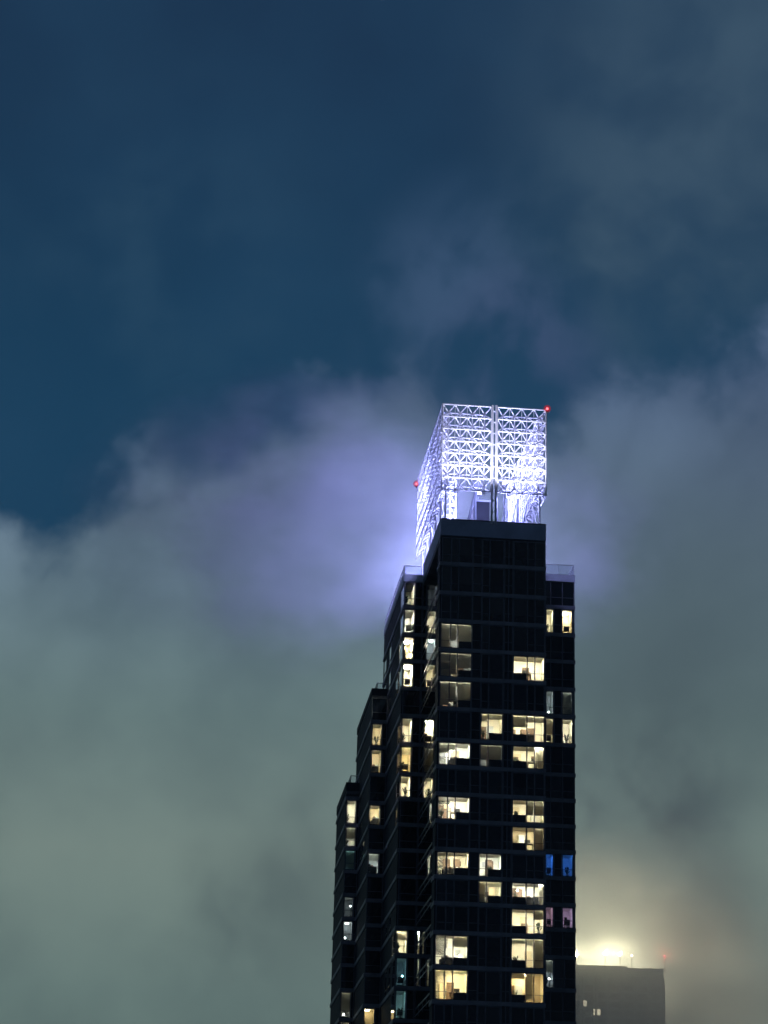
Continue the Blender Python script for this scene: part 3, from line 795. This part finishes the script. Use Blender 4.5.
def lobe(px, py, rpx, inner=0.0, src=None):
    n = nd('ShaderNodeVectorMath', operation='DISTANCE'); link(src or WD, n.inputs[0]); n.inputs[1].default_value = sky_dir(px, py)
    return smooth(n.outputs['Value'], rpx/FPX, inner*rpx/FPX)
big = noise(9, 4, .5, (1, 7, 3)).outputs['Fac']; mid = noise(24, 6, .52, (2, 5, 1), WD).outputs['Fac']; fine = noise(60, 6, .55, (9, 2, 4), WD).outputs['Fac']
# clear night blue
clear = mix(smooth(el, 20, 33), lin(25, 64, 93), lin(26, 51, 78))
clear = mix(math_('MULTIPLY', smooth(big, .35, .75), .3), clear, lin(38, 74, 104))
# thin high veils
veil = lin(64, 88, 108)
clear = mix(math_('MULTIPLY', math_('MULTIPLY', lobe(730, 80, 330), smooth(mid, .25, .7, .45, 1)), .85), clear, veil)
clear = mix(math_('MULTIPLY', math_('MULTIPLY', lobe(640, 260, 190), smooth(mid, .35, .7, .2, 1)), .75), clear, veil)
clear = mix(math_('MULTIPLY', math_('MULTIPLY', lobe(450, 305, 150), smooth(mid, .32, .66)), .66), clear, lin(68, 92, 124))
clear = mix(math_('MULTIPLY', math_('MULTIPLY', lobe(520, 370, 110), smooth(mid, .3, .65)), .6), clear, lin(80, 92, 130))
clear = mix(math_('MULTIPLY', math_('MULTIPLY', lobe(150, 250, 240), smooth(mid, .36, .7)), .26), clear, lin(56, 88, 112))
# the low cloud bank: its upper edge as a curve over azimuth
edge_px = [(-300, 470), (0, 540), (60, 545), (110, 505), (160, 478), (210, 470), (250, 450), (300, 425), (350, 400), (420, 388), (470, 430), (530, 440), (580, 415), (640, 400), (700, 375), (768, 350), (1100, 330)]
fc = nd('ShaderNodeFloatCurve'); cm = fc.mapping; cm.use_clip = False
cu = cm.curves[0]
pts = []
for (px, py) in edge_px:
    a, e = az_el(px, py); pts.append(((a+20)/40, (e-5)/30))
cu.points[0].location = pts[0]; cu.points[1].location = pts[-1]
for p in pts[1:-1]: cu.points.new(*p)
cm.update()
azn = math_('MULTIPLY_ADD', az, 1/40, .5, True); link(azn, fc.inputs['Value'])
bound = math_('MULTIPLY_ADD', fc.outputs[0], 30, 5)
hgt = math_('SUBTRACT', bound, el)
hgt = math_('ADD', hgt, math_('MULTIPLY_ADD', mid, 4.2, -2.1)); hgt = math_('ADD', hgt, math_('MULTIPLY_ADD', fine, 1.5, -.75))
vo = nd('ShaderNodeTexVoronoi', feature='F1'); vo.inputs['Scale'].default_value = 26;
w2 = noise(30, 4, .5, (4, 4, 1)); sb2 = nd('ShaderNodeVectorMath', operation='SCALE'); link(w2.outputs['Color'], sb2.inputs[0]); sb2.inputs['Scale'].default_value = .035
av = nd('ShaderNodeVectorMath', operation='ADD'); link(WD, av.inputs[0]); link(sb2.outputs[0], av.inputs[1]); link(av.outputs[0], vo.inputs['Vector'])
puff = smooth(vo.outputs['Distance'], .8, .05)
hgt = math_('ADD', hgt, math_('MULTIPLY_ADD', puff, .7, .0))
cover = smooth(hgt, -1.0, 1.1)
# colour of the bank, lit from the city below
ramp = nd('ShaderNodeValToRGB'); cr = ramp.color_ramp
stops = [(1200, (92, 113, 108)), (1000, (105, 126, 122)), (860, (118, 136, 130)), (720, (106, 128, 128)), (600, (97, 119, 130)), (480, (88, 108, 130)), (380, (74, 94, 122))]
es = [(((az_el(384, py)[1])-0)/40, c) for py, c in stops]
cr.elements[0].position = es[0][0]; cr.elements[0].color = list(lin(*es[0][1]))+[1]
cr.elements[1].position = es[-1][0]; cr.elements[1].color = list(lin(*es[-1][1]))+[1]
for p, c in es[1:-1]:
    x = cr.elements.new(p); x.color = list(lin(*c))+[1]
link(math_('MULTIPLY', el, 1/40, None, True), ramp.inputs['Fac'])
bank = ramp.outputs['Color']
top_ = smooth(hgt, 5.5, .6)
bank = mix(math_('MULTIPLY', top_, .9), bank, mix(puff, mix(1.0, bank, (.96, .97, .98), 'MULTIPLY'), mix(1.0, bank, (1.42, 1.38, 1.38), 'MULTIPLY')))
soft = math_('ADD', math_('MULTIPLY', big, .6), math_('MULTIPLY', mid, .4))
bank = mix(smooth(soft, .33, .67), mix(1.0, bank, (.84, .85, .88), 'MULTIPLY'), mix(1.0, bank, (1.14, 1.13, 1.12), 'MULTIPLY'))
bank = mix(math_('MULTIPLY', lobe(690, 640, 300), .55), bank, lin(70, 84, 90))
bank = mix(math_('MULTIPLY', math_('MULTIPLY', lobe(655, 805, 150), smooth(mid, .62, .36, .3, 1)), .8), bank, lin(58, 70, 80))
bank = mix(math_('MULTIPLY', math_('ADD', math_('MULTIPLY', lobe(225, 915, 90), .55), math_('MULTIPLY', lobe(300, 865, 90), .5)), smooth(mid, .64, .36, .25, .9)), bank, lin(74, 90, 94))
cover = math_('MULTIPLY', cover, smooth(sep.outputs['Y'], .1, .75))
sky = mix(cover, clear, bank)
sky = mix(smooth(sep.outputs['Y'], .5, -.2), sky, mix(smooth(big, .35, .65), lin(27, 42, 64), lin(52, 66, 84)))
bg = nd('ShaderNodeBackground'); bg.inputs['Strength'].default_value = 1.0; link(sky, bg.inputs['Color'])
wo = nd('ShaderNodeOutputWorld'); link(bg.outputs[0], wo.inputs['Surface'])
world.cycles.sampling_method = 'MANUAL'; world.cycles.sample_map_resolution = 512

# ------------------------------------------------------------------ camera and settings
cam = bpy.data.cameras.new('camera'); co = bpy.data.objects.new('camera', cam); COL.objects.link(co)
mw = Matrix((rt2, up2, -fwd)).transposed().to_4x4(); mw.translation = (0, 0, GZ); co.matrix_world = mw
cam.sensor_fit = 'VERTICAL'; cam.sensor_height = 24; cam.lens = FPX*24/1024; cam.clip_start = .5; cam.clip_end = 20000
SC.camera = co
SC.render.engine = 'CYCLES'
cy = SC.cycles
cy.max_bounces = 6; cy.diffuse_bounces = 3; cy.glossy_bounces = 2; cy.transmission_bounces = 2; cy.transparent_max_bounces = 12; cy.volume_bounces = 3
cy.volume_step_rate = .6; cy.volume_max_steps = 128; cy.use_denoising = True; cy.sample_clamp_indirect = 4
vs = SC.view_settings; SC.display_settings.display_device = 'sRGB'
vs.view_transform = 'Standard'; vs.look = 'None'; vs.exposure = 0; vs.gamma = 1; vs.use_curve_mapping = False
